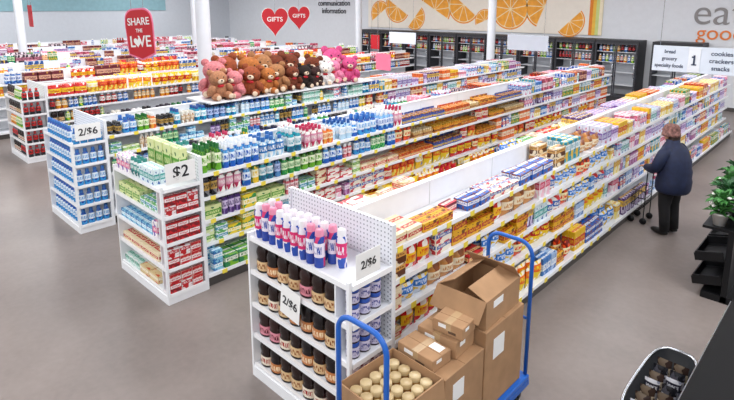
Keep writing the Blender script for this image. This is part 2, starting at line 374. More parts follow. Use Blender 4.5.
K={
'snack_cake_box':(proto_carton,[('#e8d8b4','#f2e6cc','#b9202a'),('#efe2c4','#cc2a2e','#d8b888'),('#ecdfc0','#e4cfa4','#a83026'),('#e4d4ac','#b8242a','#efdfc0'),('#d8c090','#f4ead4','#c8502a'),('#f0e8d8','#3a68b0','#c83038'),('#f4f0ea','#e8e0d0','#c82838')],(.22,.16,.085),'cream and red snack cake carton','snack box'),
'cracker_box':(proto_carton,[('#1d58a8','#f0c82c','#dfe4f0'),('#e4b820','#cc2222','#f2e8cc'),('#e6eaf2','#2a70bc','#cc3a78'),('#2090a8','#e8eef0','#deb42c'),('#b01c28','#f2dcb8','#e09c24'),('#d8dcec','#7450a4','#b82a62'),('#2c8a4a','#f0ead0','#e8b020'),('#e8702a','#f8ecd0','#8a2a18'),('#54306e','#e8c040','#d8d0e8')],(.15,.08,.22),'colourful printed cracker carton','food box'),
'medicine_box':(proto_carton,[('#eaeef6','#3c88cc','#cc3c88'),('#d4bce4','#74409a','#eeeef6'),('#f2eaea','#d85488','#6240a0'),('#dceaee','#209890','#1c58a0'),('#f0c0d0','#cc2c58','#f4f4f4'),('#efefec','#d03428','#2a54a8'),('#a0bce0','#eef2f8','#3058a4'),('#f0dc80','#d89a20','#f6f2e4'),('#b888b8','#f4ecf4','#8a2a6a'),('#3878c0','#f0f4f8','#c8d8ec')],(.11,.07,.17),'white and pastel printed carton','carton'),
'cookie_package':(proto_carton,[('#1c5cb4','#eef0f6','#8a4820'),('#cc2028','#f0cf90','#4a2a1a'),('#eadfc4','#3468b4','#a46a30'),('#dea820','#b01c20','#6a3a1a'),('#5a3018','#d8a050','#f0e0c0'),('#d84a5a','#f8e8d8','#7a2030')],(.24,.1,.1),'glossy cookie package','cookie package'),
'bread_bag':(proto_bag,[('#e8e4dc','#2a60b0','#c82a2a'),('#c88a4a','#f0e0c0','#8a4a20'),('#d8e4f4','#3878c8','#e8c040'),('#d83038','#f4e8d8','#f0b030')],(.2,.1,.17),'soft plastic bakery bag','bakery bag'),
'green_box':(proto_carton,[('#3c983a','#e6eec0','#e0c428'),('#28804a','#ecece0','#7cb42c'),('#d8e0a0','#54982a','#2a6a38'),('#2460ac','#c8def0','#349040'),('#e8cc30','#f6f0d0','#3a9048')],(.18,.1,.13),'green and yellow printed carton','carton'),
'candy_bag':(proto_bag,[('#cc1c1c','#f0bc28','#efe8dc'),('#ea7a14','#c42414','#f4d858'),('#f0c81c','#bc1c1c','#f4ecd4'),('#c41824','#ecdcc4','#d47c1c'),('#de4a1a','#f8e8b4','#7a1c10'),('#f2d030','#e86a1a','#f8f0d8')],(.2,.1,.22),'red and yellow candy bag','candy bag'),
'chip_bag':(proto_bag,[('#f0c818','#cc2c1c','#f0e8c0'),('#e8ba1c','#f0f0e8','#2c6cb8'),('#efd040','#f4efd8','#c88a1a'),('#cc2420','#f0c828','#eeeeee')],(.24,.1,.28),'yellow snack bag','snack bag'),
'shampoo_bottle':(P_sham,[('#1c8a40','#dcecc4','#78c048','#e8eaec'),('#1c62b4','#e0e8f6','#84b8e0','#e4e8ec'),('#e8ecec','#2c74b8','#a0c8e0','#2c68ac'),('#1496a8','#e8eef0','#0f587a','#d8e0e4'),('#d8641c','#f4deb4','#e8a038','#ececec'),('#64a824','#eef4d4','#306c1c','#206c30'),('#eeeee8','#d890a8','#bc3058','#bc3058'),('#14387a','#b4c4e8','#5088bc','#101c3c'),('#e8c020','#f6f0d0','#2a8040','#2a8040'),('#0f7850','#c8e8b0','#2ca070','#f0f0f0'),('#b8d8ec','#eef4fa','#5090c8','#2058a0')],(.1,.07,.25),'tall coloured plastic toiletry bottle','bottle'),
'mouthwash_bottle':(P_det,[('#1458b4','#e0ecf8','#50a0d8','#e8ecf0'),('#148a4c','#e4f0d0','#60b860','#e8ecf0'),('#1c9cb8','#eef4f4','#0f6098','#1c4c90'),('#3490cc','#dfe8f2','#1848a0','#2a6cb8')],(.1,.08,.22),'blue or green translucent bottle','bottle'),
'lotion_bottle':(P_lot,[('#eae4d8','#ccac84','#986a48','#dcd8cc'),('#b02838','#f0dede','#dc7880','#ececec'),('#48286e','#d4c4e4','#9478b8','#201428'),('#e8eeee','#509c94','#286c6c','#348c84'),('#1c1c24','#b89448','#78787c','#0c0c10')],(.08,.06,.2),'small lotion bottle','bottle'),
'syrup_bottle':(P_syr,[('#22100c','#d8b88a','#8a4a20','#121010'),('#1e0f0e','#e8dcc8','#a02a28','#131010'),('#161012','#c07a48','#f0d8b0','#100e10'),('#2a1210','#d88a98','#5a1a28','#121010')],(.142,.09,.275),'dark brown syrup bottle with coloured label','bottle'),
'whipped_topping_can':(P_can,[('#eee8f2','#d83070','#2a50ac','#f0eef2'),('#2a48a4','#efe8f4','#d83c70','#eb94b0'),('#f0d0e0','#e85a8c','#3050a8','#f6f0f4')],(.09,.09,.33),'white, pink and blue aerosol can','spray can'),
'preserves_jar':(P_jar,[('#2a1430','#c8c4dc','#4c4e90','#2850a8'),('#441c30','#dccfd8','#7a2c4c','#e0e0e6')],(.11,.11,.13),'dark preserves jar with blue lid','jar'),
'candy_bar_tray':(proto_tray,[('#7a3818','#dc902c','#cc3820'),('#d47a1c','#5a2814','#e8b430'),('#8a4018','#e07828','#dca438'),('#2850a4','#dcb840','#904c1c'),('#bc2c1c','#e8cc90','#d87a24'),('#c8a060','#7a3418','#e8d8b0')],(.26,.2,.11),'open display tray of chocolate bars','candy tray'),
'beverage_bottle':(P_det,[('#b81c20','#ecebe6','#68100f','#e0e0e0'),('#1c1c20','#c82828','#606068','#b81c20'),('#389838','#e8ecc8','#c8d038','#e8e8e8'),('#d89020','#f0e8c8','#c85c14','#e0e0e0'),('#2058a8','#e8ecf4','#80b0d8','#e8e8e8')],(.11,.11,.28),'plastic drink bottle','bottle'),
'gift_box':(proto_carton,[('#c81c34','#f0b0c0','#ecebee'),('#e890a8','#c81c38','#f4f4f4'),('#68182a','#dca88c','#c09040'),('#e8e4e8','#d83c60','#c88ca8'),('#9a3048','#f0dce0','#e07890'),('#3c2c38','#b86a80','#e8d8dc')],(.22,.1,.2),'red and pink valentine gift box','gift box'),
'soap_pack':(proto_carton,[('#ecf0f0','#3090b4','#60b060'),('#b8dcd0','#28886c','#ececec'),('#eaeaee','#d83c58','#4090bc'),('#dce8b0','#58a038','#ecf0ec'),('#8ac8e0','#f0f6f8','#2870b0')],(.13,.09,.09),'small wrapped soap carton','carton'),
'red_soap_box':(proto_carton,[('#b81820','#e8dfdf','#dca098'),('#c82028','#efe8e8','#7a141c'),('#e6dede','#bc1c28','#b81820')],(.14,.09,.12),'red and white carton','carton'),
}
PC={}
def proto(kind,vi):
    if (kind,vi) not in PC:
        k=K[kind]; PC[(kind,vi)]=k[0](k[1][vi],R.choice((0,0,2)) if k[0] in(proto_carton,proto_bag) else 0)
    return PC[(kind,vi)]
def put(kind,vi,x,y,z,face,group,s=1,size=None,rj=None,pen=0):
    w,d,h=size or K[kind][2]
    ss=s if isinstance(s,tuple) else (s,s,s)
    PL.append((kind,vi,(x,y,z),face,(w*ss[0],d*ss[1],h*ss[2]),group,rj,pen))
ROT={'-Y':0,'+X':math.pi/2,'-X':-math.pi/2}
def fillX(xf,face,y0,y1,z,zone,rows,group,s=1,hmax=.3,nmin=1,nmax=3,maxd=.42,gap=0,jt0=.05):
    sg=1 if face=='+X' else -1
    y=y0+.02
    while y<y1-.1:
        kind=R.choice(zone(y)); 
        w,d,h=K[kind][2]; ws=s*rnd(.82,1.2); hs=s*rnd(.85,1.35)
        hs=min(hs,hmax/h); w*=ws; d*=ws; h*=hs
        vi=R.randrange(len(K[kind][1])); n=R.randint(nmin,nmax)
        st=1
        if kind in('snack_cake_box','cookie_package','soap_pack','red_soap_box'): st=max(1,min(3,int(hmax/h))) if R.random()<.6 else R.randint(1,max(1,min(3,int(hmax/h))))
        elif kind=='green_box' : st=R.randint(1,max(1,min(2,int(hmax/h))))
        rr=min(rows,max(1,int(maxd/(d*1.04))))
        off=rnd(0,.03)
        jt=.14 if 'bag' in kind else jt0
        for i in range(n):
            if y+w>y1: break
            for r in range(rr):
                if R.random()<.04: continue
                x=xf-sg*(.012+off+d/2+r*d*1.04)
                for q in range(st if R.random()>.25 else max(1,st-1)):
                    put(kind,vi,x,y+w/2,z+q*h,face,group,(ws,ws,hs),rj=rnd(-jt,jt),pen=r*1.5)
            y+=w*1.05
        y+=.006 if R.random()<.9 else .05
        if gap and R.random()<.4: y+=rnd(0,gap)
def fillY(yf,x0,x1,z,kinds,rows,group,s=1,gap=1.05,n=4,vi=None):
    x=x0+.01
    while x<x1:
        kind=R.choice(kinds); w,d,h=[q*s for q in K[kind][2]]; v=R.randrange(len(K[kind][1])) if vi is None else vi
        for i in range(n):
            if x+w>x1: return
            for r in range(rows): put(kind,v if vi is None else vi,x+w/2,yf+.012+d/2+r*d*1.04,z,'-Y',group,s)
            x+=w*gap

# ------------------------------------------------ gondolas
LV=(.16,.48,.78,1.08,1.38)
TAGS=[]
def gondola(xc,y0,y1,label,sp=1.62,levels=LV,tagmax=100,left=True):
    o=empty('gondola_shelving',(xc,(y0+y1)/2,0),label,'store shelving',group='shelving runs')
    b=MB(); b.box(xc-.6,xc+.6,y0,y1,0,.12); obj(b,'plinth',DARK,parent=o)
    b=MB(); b.box(xc-.025,xc+.025,y0,y1,.12,sp,0); b.box(xc-.035,xc+.035,y0,y1,sp,sp+.02)
    y=y0
    while y<y1-.1:
        b.box(xc-.034,xc+.034,y,y+.03,.12,sp); y+=1.22
    obj(b,'back_panel',WHITE,parent=o)
    for sg in (1,-1):
        for i,z in enumerate(levels):
            dpt=.62 if i==0 else .45
            if sg<0 and not left and i<3: continue
            b=MB(); xa,xb=xc+sg*.036,xc+sg*dpt
            x0,x1=min(xa,xb),max(xa,xb); y=y0
            while y<y1-.1:
                ye=min(y+1.22,y1); b.box(x0,x1,y+.004,ye-.004,z-.02,z)
                if i: b.box(x0 if sg>0 else x1-.3,x0+.3 if sg>0 else x1,y+.006,y+.012,z-.07,z-.02)
                y+=1.22
            sh=obj(b,'shelf',WHITE2,parent=o)
            b=MB(); xr=xb+sg*.001
            b.box(min(xr,xr+sg*.012),max(xr,xr+sg*.012),y0,y1,z-.035,z+.008)
            obj(b,'price_rail',RAIL,origin=ABS[sh.name],parent=sh)
            if sg>0 and tagmax:
                y=y0+rnd(.1,.3); 
                while y<y1-.1:
                    TAGS.append((o,sh,xr+.014,y,z)); y+=rnd(.22,.5)
    return o
g1=gondola(-3.2,3.02,16.6,'long white double-sided shelving stocked with snacks and cartons')
g2=gondola(-6.2,3.02,16.6,'long white shelving run stocked with toiletries and candy')
g3=gondola(-9.05,3.02,16.6,'long white shelving run with bottles and plush bears')
g4=gondola(-13.8,3.54,16.6,'white shelving run stocked with drinks and yellow snack bags',tagmax=0,left=False)
g5=gondola(-16.7,1.5,16.6,'white shelving run with mixed goods',tagmax=0,left=False)
g6=gondola(-19.4,1.0,16.6,'white shelving run with valentine goods',tagmax=0,left=False)
g7=gondola(-22.6,1.0,16.6,'white shelving run with pink and white goods',tagmax=0,left=False)
g8=gondola(-26.2,1.0,16.6,'white shelving run near the far wall',tagmax=0,left=False)
g9=gondola(-29.6,1.0,16.6,'white shelving run beside the far wall',tagmax=0,left=False)
TAGS.sort(key=lambda t:t[2]**2+t[3]**2)
cnt={}
bb=MB(); bb.box(-.001,.003,-.035,.035,-.045,.01); tagme=bb.mesh('price_card',[YEL])
for (o,sh,x,y,z) in TAGS:
    if y>9: continue
    c=cnt.get(o.name,0)
    if c<70:
        t=bpy.data.objects.new('price_card',tagme); COL.objects.link(t); t.parent=sh; t.location=Vector((x,y,z))-ABS[sh.name]; t['label']='yellow price card'
    cnt[o.name]=c+1

# G1 right face
def z1top(y): return ['snack_cake_box','snack_cake_box','cookie_package'] if y<5.4 else (['cookie_package','bread_bag','snack_cake_box'] if y<6.4 else (['cracker_box','bread_bag','medicine_box'] if y<8 else ['medicine_box','cracker_box','medicine_box']))
def z1low(y): return ['cookie_package','snack_cake_box','candy_bag','bread_bag'] if y<4.6 else (['cracker_box','cookie_package','medicine_box','bread_bag','candy_bag'] if y<8 else ['medicine_box','medicine_box','cracker_box'])
xr=-3.2
for i,z in enumerate(LV):
    dpt=.62 if i==0 else .45
    if i==4: 
        fillX(xr+dpt,'+X',3.15,6.3,z,z1top,2,'snack cartons on the top shelf',1,.13,jt0=.1)
        fillX(xr+dpt,'+X',6.3,16.5,z,z1top,4,'cartons on the top shelf',1.05,.30)
    else:
        fillX(xr+dpt,'+X',3.1,8.5,z,z1low,2,'goods on the snack aisle shelves',1.1,.27)
        fillX(xr+dpt,'+X',8.5,16.5,z,z1low,1,'goods on the snack aisle shelves',1.1,.27)
fillX(xr-.45,'-X',3.1,4.5,1.38,lambda y:['snack_cake_box'],2,'cartons on the top shelf',1,.2)
fillX(xr-.45,'-X',6.3,8,1.38,lambda y:['snack_cake_box','green_box','bread_bag'],3,'cartons on the top shelf',1,.2)
fillX(xr-.45,'-X',8,16.5,1.38,lambda y:['cracker_box','medicine_box'],3,'cartons on the top shelf',1.05,.25)
# G2
def z2(level):
    def f(y):
        if level==4:
            return ['shampoo_bottle','shampoo_bottle','mouthwash_bottle'] if y<6.9 else (['candy_bar_tray'] if y<10.6 else ['cracker_box','medicine_box','gift_box'])
        if level==3:
            return ['shampoo_bottle','mouthwash_bottle','shampoo_bottle','lotion_bottle'] if y<6.7 else (['candy_bar_tray','candy_bag'] if y<10.6 else ['cracker_box','medicine_box'])
        if level==2: return ['green_box','soap_pack','lotion_bottle'] if y<4.6 else (['snack_cake_box','soap_pack'] if y<6 else (['candy_bar_tray','candy_bag','candy_bag'] if y<10 else ['medicine_box','cracker_box']))
        return ['green_box','soap_pack','soap_pack'] if y<4.8 else (['snack_cake_box','cookie_package','medicine_box'] if y<6 else (['candy_bag','chip_bag','candy_bag'] if y<9.8 else ['candy_bag','cracker_box']))
    return f
xr=-6.2
for i,z in enumerate(LV):
    dpt=.62 if i==0 else .45
    fillX(xr+dpt,'+X',3.1,16.5,z,z2(i),{4:4,3:2,2:2,1:3,0:4}[i],'goods on the toiletry and candy shelves',1.12,.34 if i==4 else .28)
fillX(xr-.45,'-X',3.1,8,1.38,lambda y:['shampoo_bottle','lotion_bottle'],2,'bottles on the top shelf',1,.28)
fillX(xr-.45,'-X',8,16.5,1.38,lambda y:['cracker_box','gift_box','candy_bag'],3,'cartons on the top shelf',1.1,.28)
# G3
xr=-9.05
for i in (2,3,4):
    fillX(xr+.45,'+X',3.1,16.5,LV[i],lambda y:['mouthwash_bottle','shampoo_bottle','shampoo_bottle','lotion_bottle','soap_pack'] if y<9 else ['medicine_box','cracker_box'],1 if i<4 else 3,'bottles on the cleaning aisle shelves',1.1,.26)
fillX(xr-.45,'-X',3.1,16.5,1.38,lambda y:['lotion_bottle','shampoo_bottle'] if y<8 else ['gift_box','cracker_box'],2,'bottles on the top shelf',1.05,.24)
# G4..
xr=-13.8
fillX(xr+.45,'+X',3.6,16.5,1.38,lambda y:['chip_bag','chip_bag','candy_bag'] if y<7.5 else ['gift_box','candy_bag','cracker_box'],2,'snack bags on the top shelf',1,.3)
fillX(xr+.45,'+X',3.6,16.5,1.08,lambda y:['beverage_bottle'],1,'drinks on the shelf',1,.27)
fillX(xr-.45,'-X',3.6,16.5,1.38,lambda y:['chip_bag','candy_bag','gift_box'],2,'snack bags on the top shelf',1,.3)
for i,z in enumerate(LV[:3]): fillX(xr+.45+(.17 if i==0 else 0),'+X',3.6,4.8,z,lambda y:['beverage_bottle','syrup_bottle'],1,'drinks on the shelf',1,.27)
for k,xr in enumerate((-16.7,-19.4,-22.6,-26.2,-29.6)):
    zz=(['gift_box','candy_bag','beverage_bottle','cracker_box'],['gift_box','medicine_box','cracker_box','lotion_bottle'],['gift_box','cracker_box','shampoo_bottle','gift_box'],['lotion_bottle','medicine_box','gift_box'],['gift_box','cracker_box','beverage_bottle'])[k]
    fillX(xr+.45,'+X',2.4,16.5,1.38,lambda y:zz,2 if k<3 else 1,'goods on far shelves',1.15,.34,gap=.5,jt0=.3)
    fillX(xr+.45,'+X',2.4,16.5,1.08,lambda y:zz,1,'goods on far shelves',1.2,.28,gap=.3)
    if k<4: fillX(xr-.45,'-X',2.4,16.5,1.38,lambda y:zz,1,'goods on far shelves',1.3,.4,gap=.6,jt0=.3)
for (x0,x1,y0) in CASES:
    for z in (1.42,1.79):
        x=x0+.08
        while x<x1-.15:
            v=R.randrange(5); put('beverage_bottle',v,x+.06,y0+.2,z+.002,'-Y','drinks inside the refrigerated cases',.95); x+=.125

# ------------------------------------------------ endcaps
def endcap(x0,x1,y0,y1,label,levels,top=1.38,back=1.68):
    o=empty('endcap_display',((x0+x1)/2,(y0+y1)/2,0),label,'end display shelf',group='end displays')
    bx('base',x0,x1,y0,y1,0,.1,WHITE,parent=o)
    b=MB(); b.box(x0,x1,y1-.03,y1,.1,back); b.box(x0,x0+.03,y1-.045,y1-.03,.1,back); b.box(x1-.03,x1,y1-.045,y1-.03,.1,back); obj(b,'back_panel',PEG,parent=o)
    bx('side_panel',x0,x0+.025,y0,y1-.045,.1,top+.04,WHITE,parent=o)
    bx('divider_panel',x1-.2,x1-.185,y0+.04,y1-.045,.1,top-.02,WHITE,parent=o)
    bx('corner_post',x1-.03,x1,y0,y0+.03,.1,top+.04,WHITE,parent=o)
    for z in levels+[top]:
        sh=bx('shelf',x0+.026,x1-.001,y0+.031,y1-.046,z-.02,z,WHITE2,parent=o)
        b=MB(); b.box(x0+.026,x1-.032,y0+.008,y0+.03,z-.03,z+.012); b.box(x1,x1+.012,y0+.032,y1-.046,z-.03,z+.012)
        obj(b,'price_rail',RAIL,origin=ABS[sh.name],parent=sh)
    return o
def card_sign(loc,w,h,face,s,size,label,tilt=0,stand=None):
    o=empty('price_sign',loc,label,'price sign')
    x,y,z=loc
    if face=='-Y':
        b=MB(); M=Matrix.Translation(loc)@Matrix.Rotation(tilt,4,'Y'); b.box(-w/2,w/2,0,.004,-h/2,h/2,M=M)
        obj(b,'card',PAPER,parent=o); text(s,size,(x,y-.003,z),'-Y',INK,o,.001,tilt=-tilt)
    else:
        b=MB(); b.box(x-.004,x,y-w/2,y+w/2,z-h/2,z+h/2); obj(b,'card',PAPER,parent=o); text(s,size,(x+.003,y,z),'+X',INK,o,.001)
    return o
LE=[.12,.43,.74,1.06]
e1=endcap(-3.86,-2.56,2.48,3.0,'white end display with syrup bottles and aerosol cans',LE,back=1.72)
e2=endcap(-6.86,-5.54,2.48,3.0,'white end display with soap cartons and green packages',LE)
e3=endcap(-9.7,-8.38,2.48,3.0,'white end display filled with blue bottles',LE)
e4=endcap(-14.45,-13.15,3.0,3.52,'white end display with dark bottles',LE)
for z in LE:
    x=-3.825
    for i in range(7):
        put('syrup_bottle',R.choice((0,0,1,2,3)),x+.073,2.565,z,'-Y','syrup bottles on the end display'); x+=.151
    for yy in (2.6,2.72,2.84):
        put('preserves_jar',0,-2.645,yy,z,'+X','preserves jars on the end display')
        if z<1.1: put('preserves_jar',1 if z<.5 else 0,-2.645,yy,z+.132,'+X','preserves jars on the end display')
for r in range(2):
    for i in range(10):
        if r==0 and i in (9,): continue
        put('whipped_topping_can',R.choice((0,0,1,2)),-3.78+i*.1+(.03 if r%2 else 0),2.57+r*.115,1.38,'-Y','topping cans on top of the end display',(1,1,rnd(.93,1)))
for z in LE+[1.38]:
    fillY(2.51,-6.83,-5.75,z,['medicine_box','soap_pack','green_box','lotion_bottle'] if z>.5 else ['soap_pack','green_box','snack_cake_box'],2,'packages on the end display',1.1,n=3)
    if z<1.3:
        for yy in (2.59,2.73,2.87):
            put('red_soap_box',R.randrange(3),-5.6,yy,z,'+X','red cartons on the end display',.95)
            put('red_soap_box',R.randrange(3),-5.6,yy,z+.115,'+X','red cartons on the end display',.95)
for z in LE+[1.38]:
    fillY(2.51,-9.67,-8.6,z,['mouthwash_bottle'],1,'blue bottles on the end display',1.1,vi=3)
    for yy in (2.57,2.68,2.79,2.9): put('mouthwash_bottle',3,-8.45,yy,z,'+X','blue bottles on the end display',(1,1,1.08))
for z in LE+[1.38]:
    fillY(3.03,-14.4,-13.38,z,['syrup_bottle','beverage_bottle'],1,'dark bottles on the end display',.95)
    for yy in (3.1,3.22,3.34): put('beverage_bottle',1,-13.23,yy,z,'+X','dark bottles on the end display',.9)
for x in (-6.5,-6.28,-6.06,-5.84): put('green_box',2,x,2.88,1.38,'-Y','pale green cartons on the end display',1.0,size=(.19,.1,.38))
card_sign((-3.25,2.47,.98),.25,.27,'-Y','2/$6',.105,'white price card reading 2/$6 clipped to shelves',.12)
card_sign((-2.535,2.66,1.53),.26,.2,'+X','2/$6',.09,'white price card reading 2/$6 on the corner')
card_sign((-5.515,2.72,1.56),.36,.24,'+X','$2',.19,'white price card reading $2 above red cartons')
card_sign((-8.355,2.72,1.56),.36,.24,'+X','2/$6',.15,'white price card reading 2/$6 above blue bottles')

# ------------------------------------------------ hanging signs
def wires(o,pts):
    for (x,y,z) in pts:
        b=MB(); b.tube([(x,y,z),(x,y,ZC)],.004,5); obj(b,'wire',CHROME,parent=o)
def ray(px,py,z=None,t=None,Y=None):
    d=rt*((px-367)/535)+up*(-(py-108)/535)+fw
    if Y is not None: t=Y/d.y
    elif t is None: t=(z-H)/d.z
    return Vector((0,0,H))+d*t
SIGNW=mat('aisle_sign_white','#dfe8f4',.4,var=.02); SGREY=mat('sign_grey_ink','#2c3854',.5)
Ys=10.3
xa=ray(653,58,Y=Ys).x; xb=ray(687,60,Y=Ys).x; xc_=ray(702,61,Y=Ys).x; xd=ray(742,63,Y=Ys).x
o=empty('aisle_sign',(xb,Ys,2.55),'white hanging aisle marker 1 listing bread, cookies and crackers','hanging sign')
z0,z1=2.28,2.72
bx('panel',xa,xd,Ys-.02,Ys,z0,z1,SIGNW,parent=o,bev=.004); bx('number_panel',xb+.02,xc_-.02,Ys-.03,Ys-.021,z0+.01,z1-.01,mat('number_panel_white','#eef2f8',.4),parent=o,bev=.003)
for i,s in enumerate(('bread','grocery','specialty foods')): text(s,.088,((xa+xb)/2,Ys-.024,2.62-i*.12),'-Y',SGREY,o,sxx=.85)
for i,s in enumerate(('cookies','crackers','snacks')): text(s,.1,((xc_+xd)/2,Ys-.024,2.62-i*.12),'-Y',SGREY,o)
xm=(xb+xc_)/2
b=MB(); b.box(xm-.012,xm+.016,Ys-.038,Ys-.031,2.43,2.58); b.box(xm-.035,xm-.012,Ys-.038,Ys-.031,2.535,2.56); b.box(xm-.035,xm+.04,Ys-.038,Ys-.031,2.41,2.43); obj(b,'numeral_one',SGREY,parent=o)
wires(o,[(xa+.1,Ys-.01,z1),(xd-.1,Ys-.01,z1)])
def plainsign(x,y,z,w,h,m,label,lines=(),size=.1):
    o=empty('hanging_sign',(x,y,z),label,'hanging sign')
    bx('panel',x-w/2,x+w/2,y,y+.02,z-h/2,z+h/2,m,parent=o,bev=.004)
    wires(o,[(x-w*.4,y+.01,z+h/2),(x+w*.4,y+.01,z+h/2)])
q=ray(527,43,Y=12.5); plainsign(q.x,12.5,q.z,1.1,.38,SIGNW,'white hanging aisle marker above the shelving')
q=ray(402,38,Y=15.5); plainsign(q.x,15.5,q.z,1.3,.42,SIGNW,'white hanging aisle marker above the shelving')
q=ray(383,62,Y=10.2); plainsign(q.x,10.2,q.z,.5,.42,PINK,'pink promotional sign above the shelving')
q=ray(375,42,Y=17); plainsign(q.x,17,q.z,.5,.6,RED,'small red promotional sign above the shelving')
q=ray(30,16,t=15); plainsign(q.x,q.y,q.z,.35,.6,RED,'small red promotional sign above the shelving')
def heart(x,y,z,w,lines,label,size):
    o=empty('heart_sign',(x,y,z),label,'hanging sign',group='heart signs')
    M=Matrix.Translation((x,y,z))@Matrix.Rotation(yaw,4,'Z')
    def hp(sc_):
        return [(16*math.sin(t)**3/32*sc_,(13*math.cos(t)-5*math.cos(2*t)-2*math.cos(3*t)-math.cos(4*t)+2)/32*sc_*1.2) for t in [2*math.pi*i/40 for i in range(40)]]
    for nm,sc_,m,yo in (('border',w,PAPER,0),('panel',w*.96,RED,-.006)):
        b=MB(); P=hp(sc_)
        for yy in (yo-.005,yo+.005 if nm=='border' else yo):
            for (a,c) in P: b.V.append(tuple(M@Vector((a,yy,c))))
        n=40; b.f(list(range(n)),0); b.f(list(range(n,2*n))[::-1],0)
        for i in range(n): b.f([i,(i+1)%n,n+(i+1)%n,n+i],0)
        obj(b,nm,m,parent=o)
    for i,s in enumerate(lines):
        q=M@Vector((0,-.013,size*.4-i*size)); text(s,size,q,Matrix.Rotation(yaw,4,'Z')@Matrix.Rotation(math.pi/2,4,'X'),PAPER,o)
    q=M@Vector((0,0,w*.33)); wires(o,[tuple(q)])
q=ray(275,22,t=17); heart(q.x,q.y,q.z,.86,['GIFTS'],'red heart-shaped hanging sign reading GIFTS',.2)
q=ray(299,18,t=19); heart(q.x,q.y,q.z,.8,['GIFTS'],'red heart-shaped hanging sign reading GIFTS',.18)
q=ray(140,34,t=11.5); o=empty('hanging_sign',q,'large red hanging valentine sign reading SHARE THE LOVE','hanging sign')
M=Matrix.Translation(q)@Matrix.Rotation(yaw-.45,4,'Z')@Matrix.Rotation(-.06,4,'Y')
P=[(-.38,-.42),(0,-.54),(.38,-.42),(.4,.2)]
P+=[(.25*math.cos(a)+.14,.3+.22*math.sin(a)) for a in [math.pi*i/10 for i in range(0,6)]]
P+=[(-.14-.25*math.sin(a),.3+.22*math.cos(a)) for a in [math.pi*i/10 for i in range(0,6)]]
P+=[(-.4,.2)]
for nm,k,mm,ya,yb_ in (('border',1.05,PINK,-.004,.01),('panel',.98,RED,-.01,-.005)):
    b=MB(); n=len(P)
    for yy in (ya,yb_):
        for a,c in P: b.V.append(tuple(M@Vector((a*k,yy,c*k))))
    b.f(list(range(n)),0); b.f(list(range(n,2*n))[::-1],0)
    for i in range(n): b.f([i,(i+1)%n,n+(i+1)%n,n+i],0)
    obj(b,nm,mm,parent=o)
RM=Matrix.Rotation(yaw-.45,4,'Z')@Matrix.Rotation(-.06,4,'Y')@Matrix.Rotation(math.pi/2,4,'X')
for s,sz,zz in (('SHARE',.22,.26),('THE',.11,.07),('L VE',.34,-.17)): text(s,sz,M@Vector((0,-.014,zz)),RM,PAPER,o)
b=MB(); n=24; 
for i in range(n):
    t=2*math.pi*i/n; b.V.append(tuple(M@Vector((-.085+16*math.sin(t)**3/32*.23,-.014,-.17+(13*math.cos(t)-5*math.cos(2*t)-2*math.cos(3*t)-math.cos(4*t))/32*.23))))
b.f(list(range(n)),0); obj(b,'heart_emblem',PAPER,parent=o); wires(o,[tuple(M@Vector((-.18,0,.52))),tuple(M@Vector((.18,0,.52)))])

# ------------------------------------------------ bears on ledge of G3
bx('display_ledge',-9.5,-8.6,4.9,9.2,1.642,1.67,WHITE,label='white flat ledge topping the shelving under plush bears',cat='shelf board')
bearme={}
def bear(x,y,s,furc,rot,label,z=1.672,tilt=0,lean=0):
    o=empty('teddy_bear',(x,y,z),label,'plush toy',group='plush bears on the ledge'); o.rotation_euler=(lean,tilt,rot); o.scale=(s,s,s)
    fur=mat('plush_fur_'+furc[1:],furc,.95,var=.25,scale=22); mz=mat('plush_muzzle','#dcc4aa',.95); rb=mat('red_ribbon','#c01828',.6)
    def part(nm,c,r,m,rx=0,ry=0):
        key=(nm,c,m.name)
        if key not in bearme:
            b=MB(); b.sph((0,0,0),r,12,8,0,Matrix.Rotation(rx,4,'X')@Matrix.Rotation(ry,4,'Y')); bearme[key]=b.mesh(nm,[m])
        q=bpy.data.objects.new(nm,bearme[key]); COL.objects.link(q); q.parent=o; q.location=c
    part('body',(0,0,.24),(.26,.22,.24),fur); part('head',(0,-.06,.53),(.235,.21,.2),fur)
    part('muzzle',(0,-.24,.48),(.085,.07,.065),mz); part('nose',(0,-.305,.505),(.028,.02,.02),BLACK)
    part('bow',(0,-.2,.36),(.09,.04,.04),rb)
    for sg in(-1,1):
        part('ear',(sg*.17,-.01,.7),(.085,.05,.08),fur); part('eye',(sg*.08,-.235,.575),(.02,.016,.02),BLACK)
        part('arm',(sg*.24,-.14,.26),(.09,.11,.17),fur,.7,sg*-.4); part('leg',(sg*.16,-.2,.1),(.105,.2,.1),fur); part('paw_pad',(sg*.16,-.39,.1),(.065,.02,.065),mz)
front=[('#a87454','tan',.95),('#c8787c','dusty pink',1.05),('#8c4526','ginger brown',1.0),('#a8642f','golden brown',1.05),('#9c6c46','light brown',1.0),('#6a301a','brown',1.0),('#241815','black and brown',.85),('#3a2220','dark brown',.85),('#e2dcd8','white',.85),('#e080a0','pink',1.05),('#cc5084','bright pink',1.0)]
yy=5.25
for i,(c,nm,s) in enumerate(front):
    s*=.78
    bear(-8.87+R.uniform(-.06,.05),yy,s*(.86 if i%2 else 1),c,math.radians(58+R.uniform(-35,35)),nm+' plush bear slumped on the shelving ledge',tilt=rnd(-.2,.2),lean=0)
    if i<len(front)-1 and i!=6:
        c2,n2,_=front[(i+1)%11] if i<5 or i>8 else front[8 if i==8 else 5]
        bear(-9.24,yy+.16,s*1.27,c2,math.radians(60+R.uniform(-20,20)),n2+' larger plush bear behind others on the ledge',tilt=rnd(-.2,.2))
    yy+=.335

